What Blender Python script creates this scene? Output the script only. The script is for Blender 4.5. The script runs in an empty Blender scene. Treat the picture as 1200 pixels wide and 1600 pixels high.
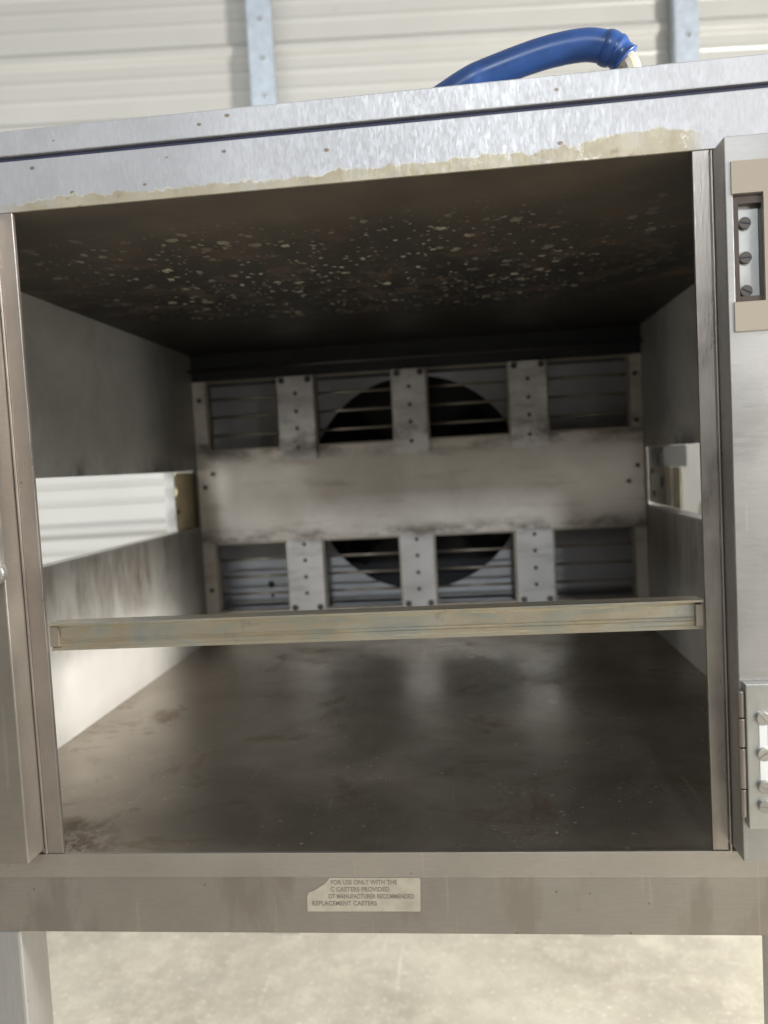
import bpy, bmesh, math, random
from mathutils import Vector, Matrix, Quaternion
random.seed(7)
S = bpy.context.scene
COL = S.collection

# ------------------------------------------------------------------ camera
cam_d = bpy.data.cameras.new('camera')
cam = bpy.data.objects.new('camera', cam_d)
COL.objects.link(cam)
cr = Vector((0.99371673, 0.09792694, -0.05419761))
cu = Vector((0.04791249, 0.0654329, 0.99670604))
cf = Vector((-0.10115068, 0.99304021, -0.06032984))
CP = Vector((0.47670394, -0.84456516, 0.42734848))
cam.matrix_world = Matrix(((cr.x, cu.x, -cf.x, CP.x), (cr.y, cu.y, -cf.y, CP.y), (cr.z, cu.z, -cf.z, CP.z), (0, 0, 0, 1)))
cam_d.sensor_fit = 'VERTICAL'
cam_d.sensor_height = 32.0
cam_d.lens = 1239.13 / 1600 * 32.0
cam_d.clip_start = 0.02
cam_d.clip_end = 200
cam_d.dof.use_dof = True
cam_d.dof.focus_distance = 0.87
cam_d.dof.aperture_fstop = 3.4
S.camera = cam

# ------------------------------------------------------------------ world: soft workshop daylight, bright above the horizon
W = bpy.data.worlds.new('World')
S.world = W
W.use_nodes = True
wn = W.node_tree.nodes
wl = W.node_tree.links
bg = wn['Background']
tc = wn.new('ShaderNodeTexCoord')
sp = wn.new('ShaderNodeSeparateXYZ')
wl.new(tc.outputs['Generated'], sp.inputs[0])
mr = wn.new('ShaderNodeMapRange')
mr.inputs[1].default_value = -1
mr.inputs[2].default_value = 1
wl.new(sp.outputs[2], mr.inputs[0])
ramp = wn.new('ShaderNodeValToRGB')
cr_ = ramp.color_ramp
cr_.elements[0].position = 0.0
cr_.elements[0].color = (0.20, 0.17, 0.14, 1)
cr_.elements[1].position = 1.0
cr_.elements[1].color = (0.80, 0.80, 0.78, 1)
for p, c in ((0.50, (0.16, 0.14, 0.115)), (0.60, (0.20, 0.18, 0.155)), (0.635, (0.70, 0.71, 0.76)), (0.67, (1.17, 1.17, 1.23)), (0.74, (1.17, 1.17, 1.22))):
    e = cr_.elements.new(p)
    e.color = (*c, 1)
wl.new(mr.outputs[0], ramp.inputs[0])
wl.new(ramp.outputs[0], bg.inputs[0])
bg.inputs[1].default_value = 0.62

def area(name, loc, target, size, power, color=(1, 1, 1), size_y=None):
    d = bpy.data.lights.new(name, 'AREA')
    d.energy = power
    d.color = color
    d.size = size
    if size_y:
        d.shape = 'RECTANGLE'
        d.size_y = size_y
    o = bpy.data.objects.new(name, d)
    COL.objects.link(o)
    o.location = loc
    o.rotation_euler = (Vector(target) - Vector(loc)).to_track_quat('-Z', 'Y').to_euler()
    return o

# daylight from the open side of the workshop (right), through the side slot of the oven
# high bright opening far behind the camera: throws the pale patch on the back of the chamber
area('high_window', (0.81, -6.9, 3.2), (0.36, 0.0, 0.5), 0.38, 175, (0.88, 0.95, 1.0))
# daylight from the right: comes through the side slot on to the lower left wall
area('doorway_light', (3.3, -0.15, 0.98), (0.0, 0.5, 0.15), 0.55, 330, (1.0, 0.97, 0.92))
# soft daylight from the front right
area('front_right_daylight', (3.2, -3.0, 0.5), (-0.1, 0.6, 0.5), 1.6, 50, (1.0, 0.97, 0.92))
# daylight falling on the floor
area('side_daylight', (6.5, 1.6, 0.9), (0.4, 1.1, -0.9), 1.6, 85, (1.0, 0.96, 0.86), 0.8)
area('left_wall_fill', (-1.5, 0.3, 0.42), (-1.15, 2.4, 0.36), 1.6, 52, (1.0, 1.0, 0.98))  # added fill lamp, brightens the sheet wall seen through the left slot

S.view_settings.view_transform = 'Standard'
S.view_settings.look = 'None'
S.view_settings.exposure = 0.0
S.view_settings.gamma = 1.0
S.view_settings.use_curve_mapping = False
S.render.engine = 'CYCLES'

# ------------------------------------------------------------------ node helpers
class NT:
    def __init__(s, name):
        s.m = bpy.data.materials.new(name)
        s.m.use_nodes = True
        s.t = s.m.node_tree
        s.b = s.t.nodes['Principled BSDF']
        s.tc = s.t.nodes.new('ShaderNodeTexCoord')
        s.obj = s.tc.outputs['Object']
    def n(s, k): return s.t.nodes.new(k)
    def l(s, a, b): s.t.links.new(a, b)
    def setv(s, sock, v):
        if hasattr(v, 'is_output'): s.l(v, sock)
        elif isinstance(v, tuple) and len(v) == 3 and sock.type == 'RGBA': sock.default_value = (*v, 1)
        else: sock.default_value = v
    def mapping(s, scale=(1, 1, 1), rot=(0, 0, 0), src=None, loc=(0, 0, 0)):
        m = s.n('ShaderNodeMapping')
        m.inputs['Scale'].default_value = scale
        m.inputs['Rotation'].default_value = rot
        m.inputs['Location'].default_value = loc
        s.l(src or s.obj, m.inputs['Vector'])
        return m.outputs[0]
    def noise(s, scale, detail=4, rough=0.55, vec=None, dist=0.0):
        x = s.n('ShaderNodeTexNoise')
        x.inputs['Scale'].default_value = scale
        x.inputs['Detail'].default_value = detail
        x.inputs['Roughness'].default_value = rough
        x.inputs['Distortion'].default_value = dist
        s.l(vec or s.obj, x.inputs['Vector'])
        return x.outputs[0]
    def vor(s, scale, vec=None, out='Distance', feature='F1', rnd=1.0):
        x = s.n('ShaderNodeTexVoronoi')
        x.feature = feature
        x.inputs['Scale'].default_value = scale
        x.inputs['Randomness'].default_value = rnd
        s.l(vec or s.obj, x.inputs['Vector'])
        return x.outputs[out]
    def rng(s, v, a, b, c=0.0, d=1.0, smooth=False):
        x = s.n('ShaderNodeMapRange')
        if smooth: x.interpolation_type = 'SMOOTHSTEP'
        s.setv(x.inputs[0], v)
        for i, q in zip((1, 2, 3, 4), (a, b, c, d)): s.setv(x.inputs[i], q)
        return x.outputs[0]
    def math(s, op, a, b=0.0):
        x = s.n('ShaderNodeMath')
        x.operation = op
        s.setv(x.inputs[0], a)
        s.setv(x.inputs[1], b)
        return x.outputs[0]
    def mix(s, f, a, b):
        x = s.n('ShaderNodeMix')
        x.data_type = 'RGBA'
        s.setv(x.inputs[0], f)
        s.setv(x.inputs[6], a)
        s.setv(x.inputs[7], b)
        return x.outputs[2]
    def xyz(s, i, src=None):
        x = s.n('ShaderNodeSeparateXYZ')
        s.l(src or s.obj, x.inputs[0])
        return x.outputs[i]
    def out(s, col, rough, metal, bump=None, bs=0.1, bd=0.001):
        s.setv(s.b.inputs['Base Color'], col)
        s.setv(s.b.inputs['Roughness'], rough)
        s.setv(s.b.inputs['Metallic'], metal)
        if bump is not None:
            b = s.n('ShaderNodeBump')
            b.inputs['Strength'].default_value = bs
            b.inputs['Distance'].default_value = bd
            s.l(bump, b.inputs['Height'])
            s.l(b.outputs[0], s.b.inputs['Normal'])
        return s.m

def steel(name, col, rough=0.35, metal=0.9, var=0.25, grain=(40, 40, 4), dirt=None, blot=5.0, grain_amt=0.12, bs=0.12):
    """brushed, handled stainless sheet: blotchy tarnish, fine grain, smudges"""
    k = NT(name)
    big = k.noise(blot, 5, 0.6)
    fine = k.noise(14, 6, 0.7, k.mapping(grain))
    smudge = k.noise(blot * 2.6, 3, 0.5, k.mapping((1, 1, 1), (0.3, 0.4, 0.2)), dist=0.8)
    dk = tuple(c * (1 - var) for c in col)
    lt = tuple(min(1, c * (1 + var * 0.6)) for c in col)
    c = k.mix(k.rng(big, 0.32, 0.68), dk, lt)
    c = k.mix(k.rng(fine, 0.3, 0.75, 0, grain_amt * 2), c, tuple(x * 0.55 for x in col))
    if dirt:
        dcol, lo, hi, sc = dirt
        c = k.mix(k.rng(k.noise(sc, 5, 0.65, k.mapping((1, 1, 0.35))), lo, hi), c, dcol)
    scr = k.rng(k.noise(5, 2, 0.3, k.mapping((26, 26, 1.2), (0.15, 0.5, 0.25))), 0.715, 0.73, 0, 0.22)
    c = k.mix(scr, c, tuple(min(1, x * 1.35) for x in col))
    spk = k.math('MULTIPLY', k.rng(k.vor(38), 0.045, 0.07, 0.6, 0), k.rng(k.noise(9, 2), 0.50, 0.56))
    c = k.mix(spk, c, tuple(x * 0.35 for x in col))
    r = k.math('ADD', k.rng(smudge, 0.3, 0.7, rough - 0.07, rough + 0.10), k.rng(fine, 0.3, 0.7, -0.04, 0.05))
    wav = k.math('ADD', k.math('MULTIPLY', k.noise(5.5, 2, 0.4), 3.0), k.math('MULTIPLY', fine, 0.25))
    return k.out(c, r, metal, wav, 0.45, 0.0012)

# ------------------------------------------------------------------ geometry helpers
def link(name, bm, mats, parent=None, smooth=False):
    bmesh.ops.recalc_face_normals(bm, faces=bm.faces)
    me = bpy.data.meshes.new(name)
    bm.to_mesh(me)
    bm.free()
    if not isinstance(mats, (list, tuple)): mats = [mats]
    for m in mats: me.materials.append(m)
    if smooth:
        for p in me.polygons: p.use_smooth = True
    o = bpy.data.objects.new(name, me)
    COL.objects.link(o)
    if parent: adopt(o, parent)
    return o

def world_loc(o):
    v = Vector(o.location)
    while o.parent:
        o = o.parent
        v += o.location
    return v

def adopt(o, parent):           # all parents here are unrotated: keep world place with a plain offset
    o.location = Vector(o.location) - world_loc(parent)
    o.parent = parent

def box(bm, x0, x1, y0, y1, z0, z1, bev=0.0, seg=2, mi=0):
    vs = [bm.verts.new((x, y, z)) for x in (x0, x1) for y in (y0, y1) for z in (z0, z1)]
    idx = [(0, 1, 3, 2), (4, 6, 7, 5), (0, 4, 5, 1), (2, 3, 7, 6), (0, 2, 6, 4), (1, 5, 7, 3)]
    fs = [bm.faces.new([vs[i] for i in f]) for f in idx]
    for f in fs: f.material_index = mi
    if bev:
        es = list({e for f in fs for e in f.edges})
        bmesh.ops.bevel(bm, geom=es, offset=bev, segments=seg, profile=0.6, affect='EDGES')

def B(name, mat, parent, *boxes, bev=0.0):
    bm = bmesh.new()
    for b in boxes: box(bm, *b, bev=bev)
    return link(name, bm, mat, parent)

def prism(bm, pts, axis, a, b, mi=0):
    """polygon pts (2D) extruded along axis 0/1/2 from a to b"""
    def P(p, t):
        q = list(p)
        q.insert(axis, t)
        return bm.verts.new(q)
    A = [P(p, a) for p in pts]
    Z = [P(p, b) for p in pts]
    n = len(pts)
    fs = [bm.faces.new(A), bm.faces.new(Z[::-1])]
    for i in range(n):
        fs.append(bm.faces.new((A[i], A[(i + 1) % n], Z[(i + 1) % n], Z[i])))
    for f in fs: f.material_index = mi

def grid(bm, us, vs, filled, axis, a, b, mi=0):
    """sheet with rectangular openings, one closed manifold"""
    C = {}
    def V(i, j, t):
        key = (i, j, t)
        if key not in C:
            q = [us[i], vs[j]]
            q.insert(axis, t)
            C[key] = bm.verts.new(q)
        return C[key]
    nu, nv = len(us) - 1, len(vs) - 1
    F = lambda i, j: 0 <= i < nu and 0 <= j < nv and filled(i, j)
    for i in range(nu):
        for j in range(nv):
            if not F(i, j): continue
            bm.faces.new((V(i, j, a), V(i + 1, j, a), V(i + 1, j + 1, a), V(i, j + 1, a)))
            bm.faces.new((V(i, j, b), V(i, j + 1, b), V(i + 1, j + 1, b), V(i + 1, j, b)))
            for di, dj, p, q in ((-1, 0, (i, j), (i, j + 1)), (1, 0, (i + 1, j), (i + 1, j + 1)), (0, -1, (i, j), (i + 1, j)), (0, 1, (i, j + 1), (i + 1, j + 1))):
                if not F(i + di, j + dj):
                    bm.faces.new((V(*p, a), V(*q, a), V(*q, b), V(*p, b)))

def cyl(bm, p, r, h, axis=1, n=20, r2=None, bev=0.0):
    M = {0: Matrix.Rotation(math.pi / 2, 4, 'Y'), 1: Matrix.Rotation(math.pi / 2, 4, 'X'), 2: Matrix.Identity(4)}[axis]
    ret = bmesh.ops.create_cone(bm, cap_ends=True, segments=n, radius1=r, radius2=r if r2 is None else r2, depth=h, matrix=Matrix.Translation(p) @ M)
    if bev:
        es = [e for e in {e for v in ret['verts'] for e in v.link_edges} if e.is_boundary is False and max(len(f.verts) for f in e.link_faces) > 4]
        bmesh.ops.bevel(bm, geom=es, offset=bev, segments=2, profile=0.6, affect='EDGES')

def catmull(P, k=10):
    P = [P[0]] + list(P) + [P[-1]]
    out = []
    for i in range(1, len(P) - 2):
        for t in range(k):
            t /= k
            a, b, c, d = [Vector(x) for x in P[i - 1:i + 3]]
            out.append(0.5 * ((2 * b) + (c - a) * t + (2 * a - 5 * b + 4 * c - d) * t * t + (3 * b - a - 3 * c + d) * t ** 3))
    out.append(Vector(P[-2]))
    return out

def tube(bm, path, radii, n=16):
    rings = []
    up = Vector((0, 1, 0))
    for i, p in enumerate(path):
        d = (path[min(i + 1, len(path) - 1)] - path[max(i - 1, 0)]).normalized()
        a = d.cross(up).normalized()
        b = a.cross(d).normalized()
        r = radii[i] if isinstance(radii, list) else radii
        rings.append([bm.verts.new(p + (a * math.cos(2 * math.pi * k / n) + b * math.sin(2 * math.pi * k / n)) * r) for k in range(n)])
    for A, Z in zip(rings, rings[1:]):
        for k in range(n):
            bm.faces.new((A[k], A[(k + 1) % n], Z[(k + 1) % n], Z[k]))
    bm.faces.new(rings[0][::-1])
    bm.faces.new(rings[-1])

def tag(o, label, cat=None, group=None, kind=None):
    if label: o['label'] = label
    if cat: o['category'] = cat
    if group: o['group'] = group
    if kind: o['kind'] = kind

def empty(name, loc):
    o = bpy.data.objects.new(name, None)
    o.empty_display_size = 0.1
    o.location = loc
    COL.objects.link(o)
    return o

def copy_part(o, parent, d):
    c = o.copy()
    COL.objects.link(c)
    c.parent = parent
    c.location = Vector(o.location) + Vector(d)
    return c

# ------------------------------------------------------------------ materials
def mat_concrete():
    k = NT('polished_concrete')
    a = k.noise(2.2, 8, 0.60, dist=0.2)
    b = k.noise(13, 8, 0.75)
    c = k.noise(70, 4, 0.7)
    col = k.mix(k.rng(a, 0.38, 0.62), (0.27, 0.248, 0.198), (0.37, 0.345, 0.282))
    col = k.mix(k.rng(b, 0.46, 0.66, 0, 0.6), col, (0.44, 0.41, 0.335))
    col = k.mix(k.rng(k.noise(6, 8, 0.78, k.mapping((1, 1, 1), loc=(4, 2, 0)), dist=0.2), 0.52, 0.62, 0, 0.35), col, (0.25, 0.235, 0.195))
    col = k.mix(k.rng(c, 0.58, 0.68, 0, 0.5), col, (0.62, 0.60, 0.55))
    col = k.mix(k.rng(k.vor(21), 0.05, 0.09, 0.5, 0.0), col, (0.17, 0.15, 0.12))
    w = k.noise(2.1, 3, 0.5, k.mapping((1, 1, 1), loc=(1, 7, 0)), dist=0.6)
    crack = k.rng(k.math('ABSOLUTE', k.math('SUBTRACT', w, 0.5)), 0.0006, 0.0016, 0.18, 0.0)
    col = k.mix(crack, col, (0.16, 0.14, 0.11))
    scr = k.noise(3.2, 3, 0.5, k.mapping((13, 0.9, 1), (0, 0, 0.35)))
    col = k.mix(k.rng(scr, 0.70, 0.76, 0, 0.30), col, (0.56, 0.55, 0.50))
    return k.out(col, k.rng(b, 0.3, 0.7, 0.32, 0.55), 0.0, b, 0.2, 0.002)

def mat_header(name='header_steel', stain=True, tone=(0.52, 0.52, 0.532)):
    k = NT(name)
    big = k.noise(4.5, 5, 0.6)
    fine = k.noise(30, 5, 0.7, k.mapping((6, 6, 1.4)))
    fl = k.vor(330, k.mapping((1.6, 1, 0.5)), 'Color')
    sepc = k.xyz(0, fl)
    col = k.mix(k.rng(big, 0.3, 0.7), tuple(t * 0.80 for t in tone), tuple(min(1, t * 1.08) for t in tone))
    col = k.mix(k.rng(sepc, 0.0, 1.0, 0, 0.16), col, tuple(t * 0.7 for t in tone))
    col = k.mix(k.rng(fine, 0.52, 0.75, 0, 0.3), col, (0.72, 0.72, 0.76))
    x, z = k.xyz(0), k.xyz(2)
    metal, r0 = 0.85, k.math('ADD', k.rng(fine, 0.3, 0.7, 0.46, 0.60), k.rng(sepc, 0, 1, -0.03, 0.05))
    # rust-brown specks
    sp_ = k.rng(k.vor(34, k.mapping((1, 1, 1.5))), 0.08, 0.12, 1, 0)
    msk = k.math('MULTIPLY', sp_, k.rng(k.noise(11, 3), 0.50, 0.56))
    col = k.mix(k.math('MULTIPLY', msk, 0.75), col, (0.16, 0.10, 0.045))
    if stain:
        # baked-on tan residue creeping up from the lower lip, wider at the right end
        edge = k.math('ADD', k.rng(x, 0.0, 0.72, 0.7345, 0.7375), k.rng(k.noise(9, 5, 0.65, k.mapping((1, 1, 0.2))), 0.3, 0.7, -0.005, 0.005))
        edge = k.math('ADD', edge, k.rng(k.noise(60, 3, 0.7), 0.3, 0.7, -0.0035, 0.0035))
        right = k.math('MULTIPLY', k.rng(x, 0.54, 0.68, 0, 0.012, True), k.rng(k.math('ADD', x, k.rng(k.noise(30, 4), 0.3, 0.7, -0.02, 0.02)), 0.69, 0.735, 1, 0, True))
        edge = k.math('ADD', edge, right)
        m = k.math('MULTIPLY', k.rng(k.math('SUBTRACT', edge, z), -0.0010, 0.0012), k.rng(k.noise(32, 6, 0.75), 0.34, 0.50, 0.55, 1))
        rim = k.math('MULTIPLY', k.rng(k.math('SUBTRACT', edge, z), -0.0015, 0.0), k.rng(k.math('SUBTRACT', edge, z), 0.0, 0.0016, 1, 0))
        lim = k.math('MULTIPLY', k.rng(x, -0.02, 0.01), k.rng(x, 0.715, 0.735, 1, 0))
        m = k.math('MULTIPLY', m, lim)
        tan = k.mix(k.rng(k.noise(22, 4), 0.35, 0.65), (0.34, 0.285, 0.165), (0.46, 0.41, 0.29))
        tan = k.mix(k.math('MULTIPLY', k.rng(k.noise(48, 5, 0.7), 0.55, 0.62, 0, 1), k.rng(x, 0.42, 0.6)), tan, (0.66, 0.64, 0.57))
        tan = k.mix(k.math('MULTIPLY', k.rng(k.noise(30, 5, 0.7), 0.60, 0.66, 0, 0.8), 1.0), tan, (0.26, 0.19, 0.09))
        col = k.mix(k.math('MULTIPLY', m, 0.80), col, tan)
        col = k.mix(k.math('MULTIPLY', k.math('MULTIPLY', rim, lim), k.rng(k.noise(33, 4, 0.6), 0.42, 0.56, 0.0, 0.6)), col, (0.66, 0.65, 0.60))
        metal = k.rng(m, 0, 1, 0.85, 0.45)
    return k.out(col, r0, metal, fine, 0.15, 0.0005)

def mat_ceiling():
    k = NT('sooty_spotted_shaded_steel')
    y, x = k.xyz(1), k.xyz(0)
    soot_shade = k.noise(3.4, 6, 0.65)
    col = k.mix(k.rng(soot_shade, 0.35, 0.65), (0.055, 0.044, 0.033), (0.16, 0.135, 0.105))
    col = k.mix(k.rng(y, 0.10, 0.50), col, (0.018, 0.015, 0.011))  # light falloff with depth put into the colour, blackest at the back
    def spots(scale, r, keep, seed, strength):
        v = k.mapping((1, 0.8, 1), loc=(seed, seed * 0.7, 0))
        wob = k.n('ShaderNodeMix'); wob.data_type = 'VECTOR'
        nn = k.n('ShaderNodeTexNoise'); nn.inputs['Scale'].default_value = scale * 1.7
        k.l(v, nn.inputs['Vector'])
        wob.inputs[0].default_value = 0.8 / scale
        k.l(v, wob.inputs[4]); k.l(nn.outputs[1], wob.inputs[5])
        d = k.vor(scale, wob.outputs[1])
        rnd = k.xyz(0, k.vor(scale, wob.outputs[1], 'Color'))
        rr = k.rng(rnd, keep, 1.0, 0.0, r)
        m = k.rng(k.math('SUBTRACT', rr, d), -0.02, 0.13)
        return k.math('MULTIPLY', m, strength)
    cl = k.rng(k.noise(10, 4, 0.6), 0.34, 0.56, 0.15, 0.9)
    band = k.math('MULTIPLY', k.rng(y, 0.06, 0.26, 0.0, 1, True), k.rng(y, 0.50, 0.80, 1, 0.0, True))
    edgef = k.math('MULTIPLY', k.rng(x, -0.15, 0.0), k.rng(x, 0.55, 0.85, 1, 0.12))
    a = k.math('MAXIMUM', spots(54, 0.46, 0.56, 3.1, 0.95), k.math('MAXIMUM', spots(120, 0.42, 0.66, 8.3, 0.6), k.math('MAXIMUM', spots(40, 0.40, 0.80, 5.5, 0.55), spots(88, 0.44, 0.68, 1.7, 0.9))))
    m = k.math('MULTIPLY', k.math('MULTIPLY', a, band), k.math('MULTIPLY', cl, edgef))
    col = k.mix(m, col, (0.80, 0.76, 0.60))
    rust = k.math('MULTIPLY', k.rng(k.noise(13, 6, 0.7, k.mapping((1, 1, 1))), 0.50, 0.62, 0, 0.65), band)
    col = k.mix(rust, col, (0.17, 0.115, 0.075))
    return k.out(col, k.rng(soot_shade, 0.3, 0.7, 0.42, 0.6), 0.25, soot_shade, 0.1, 0.001)

def mat_wallsteel():
    k = NT('chamber_side_steel')
    y, z = k.xyz(1), k.xyz(2)
    a = k.noise(6, 7, 0.65, dist=0.5)
    f = k.noise(25, 5, 0.7, k.mapping((1, 1, 1)))
    col = k.mix(k.rng(a, 0.35, 0.68), (0.42, 0.41, 0.375), (0.60, 0.59, 0.55))
    col = k.mix(k.rng(f, 0.5, 0.72, 0, 0.4), col, (0.56, 0.54, 0.48))
    # brown grease runs under the slot
    run = k.math('ADD', k.math('MULTIPLY', k.noise(7, 5, 0.7, k.mapping((1, 2.6, 0.6))), 0.6), k.math('MULTIPLY', k.noise(5, 2, 0.5, k.mapping((1, 1, 0.4), loc=(0, 3, 1))), 0.4))
    rm = k.math('MULTIPLY', k.rng(run, 0.44, 0.60, 0.15, 0.9), k.math('MULTIPLY', k.rng(z, 0.12, 0.22), k.rng(z, 0.285, 0.30, 1, 0)))
    col = k.mix(rm, col, (0.17, 0.13, 0.095))
    low = k.rng(z, 0.17, 0.10, 0, 0.6, True)  # pool of light at the wall foot, put into the colour
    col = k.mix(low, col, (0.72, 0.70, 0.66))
    # scorch above the slot; darker back end is shade put into the colour
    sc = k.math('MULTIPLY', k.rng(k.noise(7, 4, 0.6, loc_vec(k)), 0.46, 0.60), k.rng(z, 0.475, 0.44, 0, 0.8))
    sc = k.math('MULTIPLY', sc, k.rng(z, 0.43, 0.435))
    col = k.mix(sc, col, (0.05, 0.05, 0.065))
    soot_shade = k.rng(k.math('ADD', y, k.rng(a, 0.3, 0.7, -0.08, 0.08)), 0.72, 0.98, 0, 0.72, True)
    col = k.mix(soot_shade, col, (0.07, 0.06, 0.048))
    return k.out(col, k.rng(a, 0.3, 0.7, 0.38, 0.52), 0.35, f, 0.1, 0.0006)
def loc_vec(k): return k.mapping((1, 1, 0.6), loc=(0, 0.3, 0))

def mat_floorpan():
    k = NT('chamber_floor_steel')
    y, x = k.xyz(1), k.xyz(0)
    a = k.noise(3.4, 6, 0.6, dist=0.5)
    f = k.noise(18, 4, 0.7, k.mapping((8, 1, 1)))
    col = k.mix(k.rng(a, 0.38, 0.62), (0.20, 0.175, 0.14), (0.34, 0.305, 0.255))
    col = k.mix(k.rng(x, 0.35, -0.15, 0, 0.55, True), col, (0.48, 0.42, 0.35))  # lit left part of the floor, put into the colour
    rust = k.rng(k.noise(7, 6, 0.75, k.mapping((1, 1, 1), loc=(2, 1, 0)), dist=0.5), 0.54, 0.66, 0, 0.6)
    col = k.mix(rust, col, (0.22, 0.15, 0.085))
    film = k.rng(k.noise(11, 6, 0.7, k.mapping((0.6, 1.5, 1), (0, 0, 0.5))), 0.52, 0.66, 0, 0.2)
    col = k.mix(film, col, (0.44, 0.40, 0.34))
    crumb = k.math('MULTIPLY', k.rng(k.vor(42), 0.08, 0.12, 0.8, 0.0), k.rng(k.noise(6, 2), 0.44, 0.52))
    crumb = k.math('MAXIMUM', crumb, k.math('MULTIPLY', k.rng(k.vor(110), 0.10, 0.16, 0.6, 0.0), k.rng(k.noise(4, 3, 0.6, k.mapping((1, 1, 1), loc=(5, 5, 0))), 0.50, 0.58)))
    col = k.mix(crumb, col, (0.62, 0.58, 0.5))
    s1 = k.rng(k.noise(4, 2, 0.4, k.mapping((14, 0.8, 1), (0, 0, -0.5))), 0.72, 0.75, 0, 0.25)
    s2 = k.rng(k.noise(5, 2, 0.4, k.mapping((22, 1.1, 1), (0, 0, 0.35), loc=(3, 0, 0))), 0.73, 0.75, 0, 0.22)
    col = k.mix(k.math('MAXIMUM', s1, s2), col, (0.55, 0.48, 0.36))
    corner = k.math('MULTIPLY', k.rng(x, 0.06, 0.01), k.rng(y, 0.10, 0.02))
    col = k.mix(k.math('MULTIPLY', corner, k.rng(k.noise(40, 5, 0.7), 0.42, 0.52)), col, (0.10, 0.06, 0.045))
    r = k.math('ADD', k.rng(a, 0.3, 0.7, 0.40, 0.24), k.math('ADD', k.math('MULTIPLY', crumb, 0.3), k.math('MULTIPLY', k.math('ADD', film, rust), 0.3)))
    bmp = k.math('ADD', k.math('MULTIPLY', k.noise(3.5, 2, 0.4), 4.0), k.math('MULTIPLY', f, 0.25))
    return k.out(col, r, 0.8, bmp, 0.5, 0.0015)

def mat_backpanel(name, cold=False):
    k = NT(name)
    a = k.noise(5, 6, 0.62, dist=0.4)
    s = k.noise(6, 5, 0.65, k.mapping((0.8, 1, 4.5)))
    base = ((0.52, 0.505, 0.49), (0.70, 0.68, 0.67)) if cold else ((0.48, 0.44, 0.385), (0.64, 0.60, 0.545))
    col = k.mix(k.rng(a, 0.33, 0.68), *base)
    col = k.mix(k.rng(s, 0.54, 0.70, 0, 0.40), col, (0.20, 0.16, 0.12))
    z = k.xyz(2)
    band = k.math('MAXIMUM', k.math('MULTIPLY', k.rng(z, 0.440, 0.475), k.rng(z, 0.50, 0.53, 1, 0.35)), k.math('MULTIPLY', k.rng(z, 0.235, 0.25), k.rng(z, 0.262, 0.285, 1, 0)))
    so = k.math('MULTIPLY', band, k.rng(k.noise(9, 5, 0.65, k.mapping((1, 1, 2))), 0.44, 0.60, 0, 0.75))
    col = k.mix(so, col, (0.075, 0.06, 0.048))
    return k.out(col, k.rng(a, 0.3, 0.7, 0.38, 0.5), 0.25, s, 0.1, 0.001)

def mat_iris():
    k = NT('heat_tinted_steel')
    a = k.noise(5, 4, 0.6, k.mapping((1, 1, 5)), dist=1.0)
    r = k.n('ShaderNodeValToRGB')
    e = r.color_ramp.elements
    e[0].position = 0.30; e[0].color = (0.37, 0.38, 0.36, 1)
    e[1].position = 0.72; e[1].color = (0.36, 0.37, 0.385, 1)
    for p, c in ((0.42, (0.46, 0.43, 0.345)), (0.5, (0.46, 0.395, 0.29)), (0.57, (0.38, 0.38, 0.32)), (0.64, (0.41, 0.355, 0.28))):
        q = e.new(p); q.color = (*c, 1)
    k.l(a, r.inputs[0])
    d = k.noise(26, 5, 0.7)
    col = k.mix(k.rng(d, 0.58, 0.72, 0, 0.45), r.outputs[0], (0.16, 0.11, 0.07))
    return k.out(col, k.rng(d, 0.3, 0.7, 0.28, 0.42), 0.7, d, 0.08, 0.0005)

def plain(name, col, rough=0.5, metal=0.0, var=0.15, sc=20):
    k = NT(name)
    a = k.noise(sc, 5, 0.6)
    c = k.mix(k.rng(a, 0.3, 0.7), tuple(x * (1 - var) for x in col), tuple(min(1, x * (1 + var)) for x in col))
    return k.out(c, k.rng(a, 0.3, 0.7, max(0, rough - 0.06), rough + 0.06), metal, a, 0.05, 0.0005)

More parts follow.
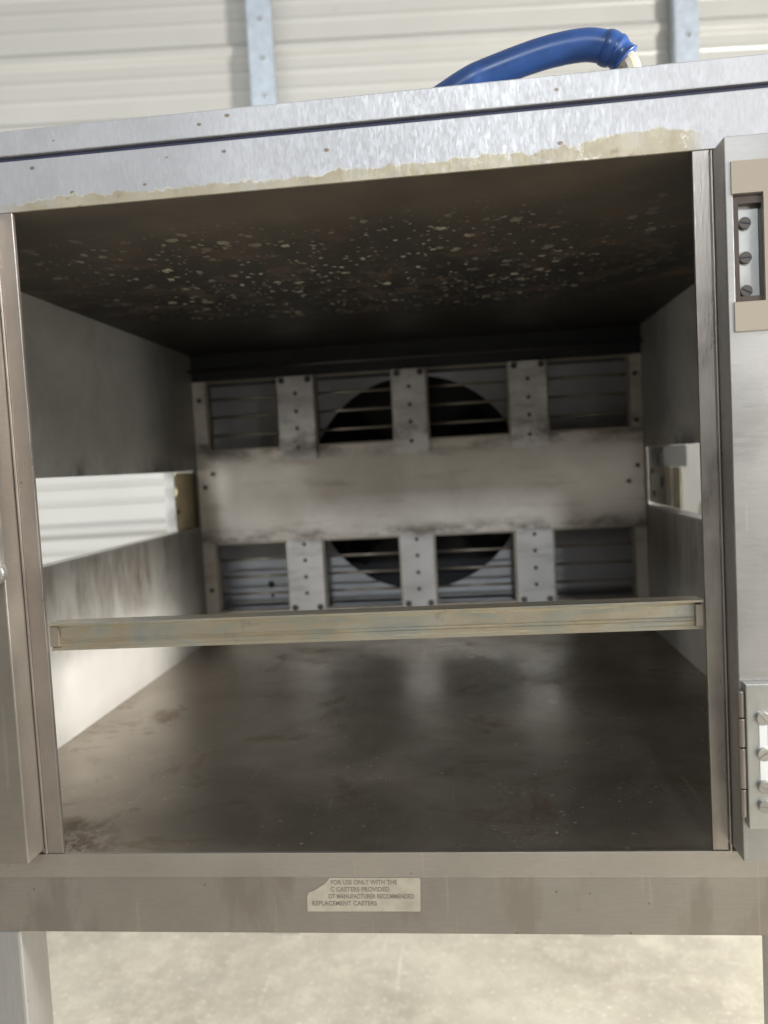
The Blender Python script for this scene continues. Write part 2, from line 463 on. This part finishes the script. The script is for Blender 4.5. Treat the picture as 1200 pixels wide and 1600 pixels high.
M = dict(
    concrete=mat_concrete(),
    header=mat_header(),
    lid=mat_header('lid_steel', False, (0.55, 0.55, 0.56)),
    seam=plain('seam_navy', (0.045, 0.05, 0.10), 0.6),  # navy strip filling the gap under the lid
    gap=plain('dark_gap', (0.03, 0.03, 0.05), 0.5),
    rail=steel('rail_steel', (0.37, 0.34, 0.30), 0.44, 0.85, 0.12, (3, 3, 30), ((0.30, 0.27, 0.235), 0.54, 0.60, 7)),
    sill=steel('sill_steel', (0.44, 0.405, 0.36), 0.40, 0.85, 0.10, (3, 3, 30), None),
    panel=steel('side_panel_steel', (0.42, 0.41, 0.395), 0.36, 0.85, 0.20, (3, 3, 20), None, 3.5),
    panel_l=steel('side_panel_brown_steel', (0.38, 0.345, 0.30), 0.36, 0.85, 0.20, (3, 3, 20), None, 3.5),  # browner than the right panel steel
    post=steel('post_steel', (0.40, 0.36, 0.325), 0.33, 0.85, 0.25, (30, 30, 3), ((0.26, 0.22, 0.18), 0.58, 0.70, 12)),
    ceil=mat_ceiling(), wall=mat_wallsteel(), floorpan=mat_floorpan(),
    back=mat_backpanel('baked_back_steel'), jet=mat_backpanel('jet_plate_steel', True),
    iris=mat_iris(),
    baffle=plain('baffle_steel', (0.50, 0.51, 0.53), 0.45, 0.2, 0.2, 6),
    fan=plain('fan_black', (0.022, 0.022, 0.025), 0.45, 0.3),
    rod=plain('guard_rod_steel', (0.34, 0.30, 0.25), 0.4, 0.7),
    bolt=plain('bolt_dark', (0.10, 0.09, 0.08), 0.4, 0.8),
    bolt_l=plain('bolt_light', (0.45, 0.44, 0.42), 0.35, 0.9),
    brass=plain('yellow_zinc', (0.74, 0.62, 0.39), 0.45, 0.2, 0.2, 14),
    tan=plain('tan_plate', (0.36, 0.31, 0.25), 0.55, 0.2, 0.05, 8),
    hinge=steel('hinge_steel', (0.52, 0.52, 0.50), 0.34, 0.9, 0.15, (10, 10, 10)),
    rim=plain('hinge_rim_dark', (0.09, 0.07, 0.06), 0.4, 0.6),
    leg=steel('leg_steel', (0.46, 0.45, 0.44), 0.38, 0.7, 0.12, (20, 20, 2)),
    label=plain('faded_label', (0.46, 0.415, 0.33), 0.5, 0.1, 0.14, 60),
    ink=plain('label_ink', (0.22, 0.19, 0.155), 0.7),
    rubber=plain('blue_rubber', (0.014, 0.055, 0.195), 0.34, 0.0, 0.30, 22),
    fit=plain('fitting_pale_metal', (0.60, 0.54, 0.42), 0.4, 0.6),
    sheet=plain('white_coated_sheet', (0.35, 0.345, 0.322), 0.33, 0.0, 0.04, 1.5),
    galv=plain('galvanised_steel', (0.40, 0.45, 0.50), 0.42, 0.55, 0.10, 30),
    pale=plain('pale_grey_cover', (0.74, 0.75, 0.74), 0.45, 0.0, 0.06, 6),
)

# ------------------------------------------------------------------ setting: floor
bm = bmesh.new()
box(bm, -14, 14, -10, 16, -0.95, -0.90)
fl = link('floor', bm, M['concrete'])
tag(fl, None, kind='structure')

# ------------------------------------------------------------------ ribbed sheet wall behind the oven
TH = 0.10115
ax = Vector((math.cos(TH), math.sin(TH), 0))       # along the wall
nn = Vector((-math.sin(TH), math.cos(TH), 0))      # away from the camera
def wp(a, d, z):                                    # wall coordinates -> world
    return Vector((CP.x, CP.y, 0)) + ax * a + nn * d + Vector((0, 0, z))
wall = empty('warehouse_wall', wp(0, 3.45, -0.9))
tag(wall, 'off-white ribbed metal sheet wall with grey galvanised uprights behind the oven', 'wall')
prof = []
P0, PER = 2.19 - 0.283 * 12, 0.283
for i in range(20):
    z = P0 + PER * i
    if z > 4.4: break
    prof += [(z - 0.036, 0.0), (z - 0.016, -0.018), (z + 0.010, -0.020), (z + 0.022, -0.013), (z + 0.034, 0.0)]
    for q in (0.118, 0.193):
        prof += [(z + q - 0.012, 0.0), (z + q - 0.005, -0.004), (z + q + 0.005, -0.004), (z + q + 0.012, 0.0)]
prof = [p for p in prof if p[0] > -0.89]
bm = bmesh.new()
def sheet_run(bm, a0, a1):
    A = [bm.verts.new(wp(a0, 3.45 + d, z)) for z, d in prof]
    Z = [bm.verts.new(wp(a1, 3.45 + d, z)) for z, d in prof]
    A2 = [bm.verts.new(wp(a0, 3.452 + d, z)) for z, d in prof]
    Z2 = [bm.verts.new(wp(a1, 3.452 + d, z)) for z, d in prof]
    for i in range(len(prof) - 1):
        bm.faces.new((A[i], Z[i], Z[i + 1], A[i + 1]))
        bm.faces.new((A2[i], A2[i + 1], Z2[i + 1], Z2[i]))
sheet_run(bm, -6.0, 6.0)
sh = link('ribbed_sheet', bm, M['sheet'], wall)
bv = sh.modifiers.new('soft', 'BEVEL')
bv.width = 0.004; bv.segments = 2; bv.limit_method = 'ANGLE'; bv.angle_limit = math.radians(12)
def upright(a0, a1):
    bm = bmesh.new()
    d0, d1 = 3.36, 3.415
    A = [wp(a, d, z) for z in (-0.895, 4.2) for a, d in ((a0, d0), (a1, d0), (a1, d1), (a0, d1))]
    v = [bm.verts.new(p) for p in A]
    for f in ((0, 1, 2, 3), (4, 7, 6, 5), (0, 4, 5, 1), (1, 5, 6, 2), (2, 6, 7, 3), (3, 7, 4, 0)): bm.faces.new([v[i] for i in f])
    bmesh.ops.bevel(bm, geom=list(bm.edges), offset=0.004, segments=2, affect='EDGES')
    o = link('upright', bm, M['galv'], wall)
    for z in (-0.3, 0.2, 0.7, 1.2, 1.7, 1.965, 2.115, 2.27, 2.6):
        bm = bmesh.new()
        bmesh.ops.create_cone(bm, cap_ends=True, segments=14, radius1=0.011, radius2=0.008, depth=0.008,
                              matrix=Matrix.Translation(wp((a0 + a1) / 2 + 0.008, d0 - 0.003, z)) @ Matrix.Rotation(TH, 4, 'Z') @ Matrix.Rotation(math.pi / 2, 4, 'X'))
        link('screw', bm, M['bolt_l'], o)
upright(-0.455, -0.353)
upright(1.295, 1.398)

# ------------------------------------------------------------------ the oven
D, XL, XR, H, OW = 1.106, -0.191, 0.911, 0.724, 0.72
oven = empty('conveyor_oven', (0.36, 0.55, -0.9))
tag(oven, 'stainless steel conveyor oven with its front door off, dark greasy chamber open', 'oven')

# lid, gap, header
lid = B('lid', M['lid'], oven, (-0.24, 0.96, -0.002, 1.40, 0.7835, 0.8105), bev=0.0012)
B('seam_strip', M['seam'], oven, (-0.235, 0.955, 0.0036, 1.38, 0.7700, 0.7833))
B('header', M['header'], oven, (-0.235, 0.955, 0.0, 0.0035, 0.7242, 0.7785), bev=0.0008)
# fine scratch curve on the lid is left to the material

# posts either side of the opening: folded sheet with a raised bead
def post(xa, xb, s):
    bm = bmesh.new()
    box(bm, xa, xb, 0.0, 0.0055, 0.0008, 0.7238, 0.0008)
    return link('post', bm, M['post'], oven)
post(-0.0255, -0.0008, 1)
post(0.7208, 0.7372, -1)
def bead(x0, x1):
    bm = bmesh.new()
    box(bm, x0, x1, -0.0030, -0.0002, 0.001, 0.7225, 0.0008)
    return link('post_bead', bm, M['post'], oven)
bead(-0.0212, -0.0190)
bead(0.7376, 0.7396)

# front skin behind the side panels
B('front_skin', M['post'], oven, (-0.235, -0.0262, 0.002, 0.0065, 0.0008, 0.7238))
B('front_skin', M['post'], oven, (0.7360, 0.955, 0.0085, 0.014, 0.0008, 0.7238))

# raised side panels
pl = B('side_panel', M['panel_l'], oven, (-0.235, -0.0222, -0.036, 0.0015, 0.0068, 0.7215), bev=0.0016)
pl['label'] = 'left side panel, brownish'
# right side panel: front skin with a rectangular cut-out for the hinge
bm = bmesh.new()
us, vs = [0.7402, 0.7470, 0.7745, 0.955], [0.0068, 0.5640, 0.6675, 0.7218]
grid(bm, us, vs, lambda i, j: not (i == 1 and j == 1), 1, -0.036, -0.0335)
box(bm, 0.7402, 0.7418, -0.0334, 0.008, 0.0068, 0.7218)
box(bm, 0.7419, 0.955, -0.0334, 0.008, 0.7202, 0.7218)
box(bm, 0.7419, 0.955, -0.0334, 0.008, 0.0068, 0.0084)
pr = link('side_panel', bm, M['panel'], oven)
b_ = pr.modifiers.new('edge', 'BEVEL'); b_.width = 0.0007; b_.segments = 2; b_.limit_method = 'ANGLE'
pr['label'] = 'right side panel, pale grey, carrying two hinges'
# tan backing plate round the cut-out
bm = bmesh.new()
grid(bm, [0.7452, 0.7472, 0.7742, 0.905], [0.5365, 0.5645, 0.6670, 0.6975], lambda i, j: not (i <= 1 and j == 1), 1, -0.0385, -0.0362)
link('tan_plate', bm, M['tan'], pr)
# upper hinge inside the cut-out
bm = bmesh.new()
grid(bm, [0.7474, 0.7525, 0.7738, 0.7744], [0.5643, 0.5705, 0.6585, 0.6668], lambda i, j: not (i == 1 and j == 1), 1, -0.0330, -0.020)
hu = link('hinge', bm, M['rim'], oven)
hu['label'] = 'upper hinge sunk in a dark cut-out, three slotted screws'
B('hinge_leaf', M['hinge'], hu, (0.7520, 0.7742, -0.0240, -0.0205, 0.5700, 0.6590), bev=0.0006)
def screw(parent, x, y, z, r=0.0058, mat='bolt', ang=0.0):
    bm = bmesh.new()
    cyl(bm, (x, y, z), r, 0.0042, 1, 24, r2=None, bev=0.0006)
    o = link('screw', bm, M[mat], parent)
    bm = bmesh.new()
    box(bm, -r * 0.85, r * 0.85, -0.0004, 0.0004, -0.0006, 0.0006)
    bmesh.ops.transform(bm, matrix=Matrix.Translation((x, y - 0.0024, z)) @ Matrix.Rotation(ang, 4, 'Y'), verts=bm.verts)
    # the slot is a dark groove in the screw head: merged into the screw's own mesh
    me = bpy.data.meshes.new('slot'); bm.to_mesh(me); bm.free()
    b2 = bmesh.new(); b2.from_mesh(o.data); n0 = len(b2.faces); b2.from_mesh(me)
    b2.faces.ensure_lookup_table()
    for f in b2.faces[n0:]: f.material_index = 1
    o.data.materials.append(M['gap'] if mat == 'bolt' else M['rod']); b2.to_mesh(o.data); b2.free()
    return o
for z, a in ((0.6415, 0.2), (0.6085, 0.0), (0.5765, 0.5)): screw(hu, 0.7602, -0.0262, z, ang=a)
# lower hinge: surface plate with knuckles
bm = bmesh.new()
box(bm, 0.7428, 0.800, -0.0470, -0.0362, 0.046, 0.1925, 0.0012)
hl = link('hinge', bm, M['hinge'], oven)
hl['label'] = 'lower hinge, thick surface plate with dark knuckles along its edge'
for z0, z1, r in ((0.158, 0.184, 0.0042), (0.128, 0.1565, 0.005), (0.086, 0.1265, 0.005), (0.0565, 0.0845, 0.0042)):
    bm = bmesh.new()
    cyl(bm, (0.7402, -0.0410, (z0 + z1) / 2), r * 0.8, z1 - z0, 2, 20, bev=0.0008)
    link('knuckle', bm, M['post'], hl, True).data.shade_flat()
for z, a in ((0.1585, 0.9), (0.1225, -0.6), (0.0895, 0.4), (0.0700, 0.1)): screw(hl, 0.7580, -0.0490, z, 0.0066, 'bolt_l', a)
B('recess_strip', M['pale'], hl, (0.7545, 0.7620, -0.0476, -0.0466, 0.094, 0.153))

# latch pad on the left panel
bm = bmesh.new()
cyl(bm, (-0.030, -0.043, 0.333), 0.0135, 0.012, 1, 28, bev=0.003)
box(bm, -0.0435, -0.0195, -0.049, -0.0362, 0.335, 0.384, 0.003)
lt = link('latch', bm, M['bolt_l'], oven)

# bottom rail, two folds
rail = B('bottom_rail', M['rail'], oven, (-0.235, 0.955, 0.0000, 0.0220, -0.0928, -0.0272), bev=0.0010)
B('sill', M['sill'], oven, (-0.235, 0.955, -0.0012, 0.0030, -0.0270, 0.0004), bev=0.0006)

# support bar across the opening: channel with lips and a pressed double groove
bar_l, bar_r = 0.0002, 0.7198
bm = bmesh.new()
sec = [(0.004, 0.2665), (0.004, 0.2640), (0.0105, 0.2625), (0.0125, 0.2595), (0.0125, 0.2480), (0.0110, 0.2465), (0.0125, 0.2450), (0.0125, 0.2440),
       (0.0110, 0.2430), (0.0118, 0.2415), (0.0118, 0.2395), (0.0095, 0.2380), (0.0095, 0.2347), (0.0300, 0.2347), (0.0300, 0.2665)]
# slight tilt to match the bar's true run: the right end sits 2 mm higher
prism(bm, sec, 0, bar_l, bar_r)
for v in bm.verts: v.co.z += (v.co.x / 0.72) * 0.0015
bar = link('support_bar', bm, M['iris'], oven)
for x0, x1 in ((bar_l + 0.0003, 0.0100), (0.7125, bar_r - 0.0003)):
    B('bar_end', M['rod'], bar, (x0, x1, 0.0055, 0.0122, 0.2400, 0.2628))

# chamber
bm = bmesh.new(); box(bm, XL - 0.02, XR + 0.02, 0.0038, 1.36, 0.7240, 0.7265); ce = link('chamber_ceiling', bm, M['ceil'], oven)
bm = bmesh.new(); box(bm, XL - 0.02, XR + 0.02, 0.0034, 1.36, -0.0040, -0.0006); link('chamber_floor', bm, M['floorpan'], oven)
B('light_stop_pan', M['gap'], oven, (XL - 0.03, XR + 0.03, 0.0225, 1.38, -0.092, -0.0060))  # unseen filler pan, added to keep light from leaking in below
def side(x0, x1, y0, y1, lipx):
    bm = bmesh.new()
    grid(bm, [0.0225, y0, y1, 1.36], [-0.0004, 0.2935, 0.4345, 0.7238], lambda i, j: not (i == 1 and j == 1), 0, x0, x1)
    w = link('chamber_wall', bm, M['wall'], oven)
    # folded lip round the slot
    l0, l1 = lipx
    bm = bmesh.new()
    box(bm, l0, l1, y0 + 0.001, y1 - 0.001, 0.2900, 0.2933)
    link('slot_lip', bm, M['panel'], w)
    return w
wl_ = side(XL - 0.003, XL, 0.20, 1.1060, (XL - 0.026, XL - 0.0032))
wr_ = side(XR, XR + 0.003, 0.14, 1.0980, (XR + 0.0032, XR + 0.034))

# zinc bracket in the left slot
bm = bmesh.new()
br = [(0.988, 0.2895), (1.165, 0.2895), (1.165, 0.4335), (1.035, 0.4335), (1.018, 0.418), (1.020, 0.402), (1.034, 0.392), (1.030, 0.378), (0.992, 0.368)]
prism(bm, br, 0, XL - 0.0315, XL - 0.0285)
bk = link('slot_bracket', bm, M['brass'], oven)
bk['label'] = 'yellow zinc bracket at the back of the left slot'
B('bracket_flange', M['hinge'], bk, (XL - 0.028, XL - 0.0045, 0.952, 0.957, 0.2945, 0.4335))
for y, z, r in ((1.03, 0.338, 0.007),):
    bm = bmesh.new(); cyl(bm, (XL - 0.0275, y, z), r, 0.003, 0, 18); link('bolt', bm, M['bolt'], bk)

# drive cover and bracket seen through the right slot
cov = B('drive_cover', M['pale'], oven, (1.14, 1.15, 0.50, 2.05, 0.10, 0.56), bev=0.002)
B('bracket_plate', M['fit'], cov, (0.9600, 0.9630, 1.070, 1.300, 0.2900, 0.45), bev=0.0008)
bb = B('bracket_block', M['pale'], cov, (0.9560, 0.9590, 0.920, 1.240, 0.386, 0.434), bev=0.0008)
bm = bmesh.new(); cyl(bm, (0.9535, 1.130, 0.4060), 0.012, 0.006, 0, 18, bev=0.001); link('bolt', bm, M['bolt_l'], bb)
for y, z, r in ((1.16, 0.345, 0.012), (1.24, 0.315, 0.009), (1.255, 0.372, 0.008)):
    bm = bmesh.new(); cyl(bm, (0.9590, y, z), r, 0.002, 0, 16); link('bolt', bm, M['rail'], cov)
B('bracket_strip', M['fit'], cov, (0.9600, 0.9660, 0.995, 1.060, 0.2900, 0.385))
bm = bmesh.new()
grid_n = 24
for rr, dx in ((0.040, 0.006), (0.026, 0.010)):
    cyl(bm, (1.1395 - dx / 2, 1.43, 0.238), rr, dx, 0, 28)
link('roller_end', bm, M['rail'], cov, False)

# back panel with eight openings
ux = [XL + 0.001, -0.158, 0.029, 0.119, 0.315, 0.3965, 0.598, 0.6865, 0.884, XR - 0.001]
vz = [0.0, 0.070, 0.2485, 0.4810, 0.6565]
bm = bmesh.new()
grid(bm, ux, vz, lambda i, j: not (j in (1, 3) and i in (1, 3, 5, 7)), 1, D + 0.001, D + 0.004)
bp = link('back_panel', bm, M['back'], oven)
# folded frames round the openings, set back
for j0, j1 in ((0.070, 0.2485), (0.4810, 0.6565)):
    for a, b in ((-0.158, 0.029), (0.119, 0.315), (0.3965, 0.598), (0.6865, 0.884)):
        bm = bmesh.new()
        grid(bm, [a + 0.0003, a + 0.005, b - 0.005, b - 0.0003], [j0 + 0.0003, j0 + 0.0045, j1 - 0.0045, j1 - 0.0003], lambda i, j: not (i == 1 and j == 1), 1, D + 0.0042, D + 0.030)
        fr = link('opening_frame', bm, M['rod'], bp)
# a run of cold plates
def jet_plate(x0, x1, z0, z1, mat, bolts, holes, hx):
    bm = bmesh.new()
    box(bm, x0, x1, D - 0.0060, D - 0.0024, z0, z1, 0.0012)
    o = link('air_jet_plate', bm, M[mat], oven)
    for z in holes:
        b2 = bmesh.new(); cyl(b2, (hx, D - 0.0064, z), 0.0050, 0.0012, 1, 14); link('jet_hole', b2, M['bolt'], o)
    for x, z in bolts:
        b2 = bmesh.new(); cyl(b2, (x, D - 0.0080, z), 0.0078, 0.005, 1, 16, bev=0.0010); link('bolt', b2, M['bolt'], o)
for a, b in ((0.029, 0.119), (0.315, 0.3965), (0.598, 0.6865)):
    jet_plate(a, b, 0.4500, 0.6560, 'jet', ((a + 0.012, 0.6460), (b - 0.012, 0.6460)), (0.6130, 0.5690, 0.5270, 0.4800), (a + b) / 2)
    jet_plate(a, b, 0.0690, 0.2490, 'jet', ((a + 0.013, 0.0790), (b - 0.013, 0.0790)), (0.2380, 0.1980, 0.1560, 0.1150), (a + b) / 2)
for x, z in ((-0.172, 0.392), (-0.150, 0.425), (0.893, 0.392), (0.872, 0.355), (-0.172, 0.61), (0.893, 0.61), (-0.172, 0.13), (0.893, 0.50)):
    bm = bmesh.new(); cyl(bm, (x, D - 0.0015, z), 0.0055, 0.004, 1, 14); link('bolt', bm, M['bolt'], bp)
# guard rods
for (x0, x1) in ((-0.156, 0.027), (0.121, 0.313), (0.3985, 0.596), (0.6885, 0.882)):
    for z in (0.6130, 0.5675, 0.5210, 0.2010, 0.1570, 0.1125):
        bm = bmesh.new()
        r = 0.0035
        cyl(bm, ((x0 + x1) / 2, D + 0.036, z), r, x1 - x0 + 0.02, 0, 12)
        link('guard_rod', bm, M['rod'], bp, True)
B('upper_shade_plate', M['fan'], oven, (XL + 0.001, XR - 0.001, D + 0.0046, D + 0.147, 0.6580, 0.7235))  # black plate added to stand for the shade above the back panel
# long rod above the plates
bm = bmesh.new(); cyl(bm, (0.36, D - 0.02, 0.6815), 0.003, 1.10, 0, 12); link('cross_rod', bm, M['bolt'], oven, True)

# baffle with a round intake, fan behind it
CX, CZ, RR = 0.355, 0.372, 0.283
bm = bmesh.new()
n = 72
outer = []
def edge_pt(t):
    c, s = math.cos(t), math.sin(t)
    k = 1e9
    for lim, v in ((XL + 0.002 - CX, c), (XR - 0.002 - CX, c)):
        if abs(v) > 1e-9 and lim / v > 0: k = min(k, lim / v)
    for lim, v in ((0.001 - CZ, s), (0.7225 - CZ, s)):
        if abs(v) > 1e-9 and lim / v > 0: k = min(k, lim / v)
    return (CX + c * k, CZ + s * k)
angs = sorted([2 * math.pi * i / n for i in range(n)] + [math.atan2(z - CZ, x - CX) % (2 * math.pi) for x in (XL + 0.002, XR - 0.002) for z in (0.001, 0.7225)])
for y in (D + 0.150, D + 0.153):
    I = [bm.verts.new((CX + math.cos(t) * RR, y, CZ + math.sin(t) * RR)) for t in angs]
    O = [bm.verts.new((edge_pt(t)[0], y, edge_pt(t)[1])) for t in angs]
    for i in range(len(angs)):
        j = (i + 1) % len(angs)
        bm.faces.new((I[i], I[j], O[j], O[i]))
    outer.append(I)
for i in range(len(angs)):
    j = (i + 1) % len(angs)
    bm.faces.new((outer[0][i], outer[0][j], outer[1][j], outer[1][i]))
baf = link('fan_baffle', bm, M['baffle'], oven)
for x, z, r in ((-0.055, 0.118, 0.009), (-0.053, 0.088, 0.005)):
    bm = bmesh.new(); cyl(bm, (x, D + 0.1485, z), r, 0.003, 1, 16); link('hole', bm, M['fan'], baf)
# lower air guide that catches the light behind the bottom openings
B('air_guide', M['leg'], baf, (XL + 0.02, XR - 0.02, D + 0.115, D + 0.149, 0.072, 0.0810), bev=0.001)
fan = None
bm = bmesh.new()
cyl(bm, (CX, D + 0.20, CZ), 0.05, 0.05, 1, 24, bev=0.004)
fan = link('fan', bm, M['fan'], oven)
blade0 = None
for i in range(8):
    bm = bmesh.new()
    box(bm, -0.035, 0.035, -0.0015, 0.0015, 0.052, 0.255)
    t = 2 * math.pi * i / 8
    bmesh.ops.transform(bm, matrix=Matrix.Translation((CX, D + 0.20, CZ)) @ Matrix.Rotation(t, 4, 'Y') @ Matrix.Rotation(0.5, 4, 'Z'), verts=bm.verts)
    link('blade', bm, M['fan'], fan)
B('rear_wall', M['fan'], oven, (XL - 0.02, XR + 0.02, 1.361, 1.368, -0.005, 0.7265))
# outer casing: sides behind the slots' level, back and roof
def casing(x0, x1, ya, yb):
    bm = bmesh.new()
    grid(bm, [0.0230, ya, yb, 1.40], [-0.0915, 0.2880, 0.4400, 0.7770], lambda i, j: not (i == 1 and j == 1), 0, x0, x1)
    link('outer_casing', bm, M['panel'], oven)
casing(XL - 0.036, XL - 0.033, 0.19, 1.170)
casing(XR + 0.0395, XR + 0.0425, 0.13, 1.31)

# legs
def leg(x0, y0):
    bm = bmesh.new()
    box(bm, x0, x0 + 0.052, y0, y0 + 0.056, -0.8990, -0.0932, 0.003)
    box(bm, x0 - 0.012, x0 + 0.064, y0 - 0.012, y0 + 0.068, -0.8995, -0.8920, 0.001)
    link('leg', bm, M['leg'], oven)
leg(-0.115, 0.001); leg(0.7870, 0.001); leg(-0.115, 1.318); leg(0.7685, 1.318)

# faded paper label on the rail, torn at its upper left corner
bm = bmesh.new()
lp = [(0.2805, -0.0660), (0.4070, -0.0657), (0.4072, -0.0640), (0.4088, -0.0300), (0.4080, -0.0272), (0.390, -0.0276), (0.3075, -0.0274), (0.3060, -0.0300), (0.3015, -0.0345),
      (0.2935, -0.0395), (0.2890, -0.0420), (0.2835, -0.0440), (0.2812, -0.0480)]
lpz = [(x, z - 0.0012) for x, z in lp]
prism(bm, lpz, 1, -0.0006, -0.0001)
lab = link('paper_label', bm, M['label'], oven)
lab['label'] = 'faded and torn paper label'
def lettering(txt, x, z, size, xscale, parent, y=-0.0009):
    cu_ = bpy.data.curves.new('txt', 'FONT')
    cu_.body = txt
    cu_.size = size
    cu_.offset = 0.00012
    cu_.extrude = 0.00008
    to = bpy.data.objects.new('txt', cu_)
    COL.objects.link(to)
    bpy.context.view_layer.update()
    me = bpy.data.meshes.new_from_object(to.evaluated_get(bpy.context.evaluated_depsgraph_get()))
    bpy.data.objects.remove(to)
    w = max(v.co.x for v in me.vertices) - min(v.co.x for v in me.vertices)
    me.transform(Matrix.Translation((x, y, z)) @ Matrix.Rotation(math.pi / 2, 4, 'X') @ Matrix.Diagonal((xscale / w, 1, 1, 1)))
    me.materials.append(M['ink'])
    o = bpy.data.objects.new('lettering', me)
    COL.objects.link(o)
    adopt(o, parent)
T = 0.0072
lettering('FOR USE ONLY WITH THE', 0.3085, -0.0358, T, 0.074, lab)
lettering('C CASTERS PROVIDED', 0.3078, -0.0440, T, 0.066, lab)
lettering('OT MANUFACTURER RECOMMENDED', 0.3050, -0.0520, T, 0.096, lab)
lettering('REPLACEMENT CASTERS', 0.2860, -0.0600, T, 0.073, lab)

# ------------------------------------------------------------------ blue hose arching over the lid
hose = empty('gas_hose', (0.6861, 0.12, 0.8105))
tag(hose, 'thick blue rubber hose arching above the oven lid to a pale fitting', 'hose')
pts = [(0.30, 0.20, 0.829), (0.38, 0.16, 0.829), (0.445, 0.13, 0.8400), (0.50, 0.12, 0.8640), (0.5265, 0.12, 0.8740), (0.590, 0.12, 0.8905), (0.638, 0.12, 0.8955), (0.664, 0.12, 0.8905)]
path = catmull(pts, 10)
bm = bmesh.new(); tube(bm, path, 0.0175, 24); link('tube', bm, M['rubber'], hose, True)
pth2 = catmull([(0.660, 0.12, 0.8915), (0.674, 0.12, 0.8850), (0.684, 0.12, 0.8740)], 8)
rad = [0.0182 + 0.0014 * math.sin(i / len(pth2) * 7) + (0.0012 if i in (8, 9, 15) else 0) for i in range(len(pth2))]
bm = bmesh.new(); tube(bm, pth2, rad, 24); link('cuff', bm, M['rubber'], hose, True)
bm = bmesh.new(); tube(bm, catmull([(0.683, 0.12, 0.8760), (0.691, 0.12, 0.862), (0.695, 0.12, 0.8115)], 6), 0.0115, 12); link('fitting', bm, M['fit'], hose, False)
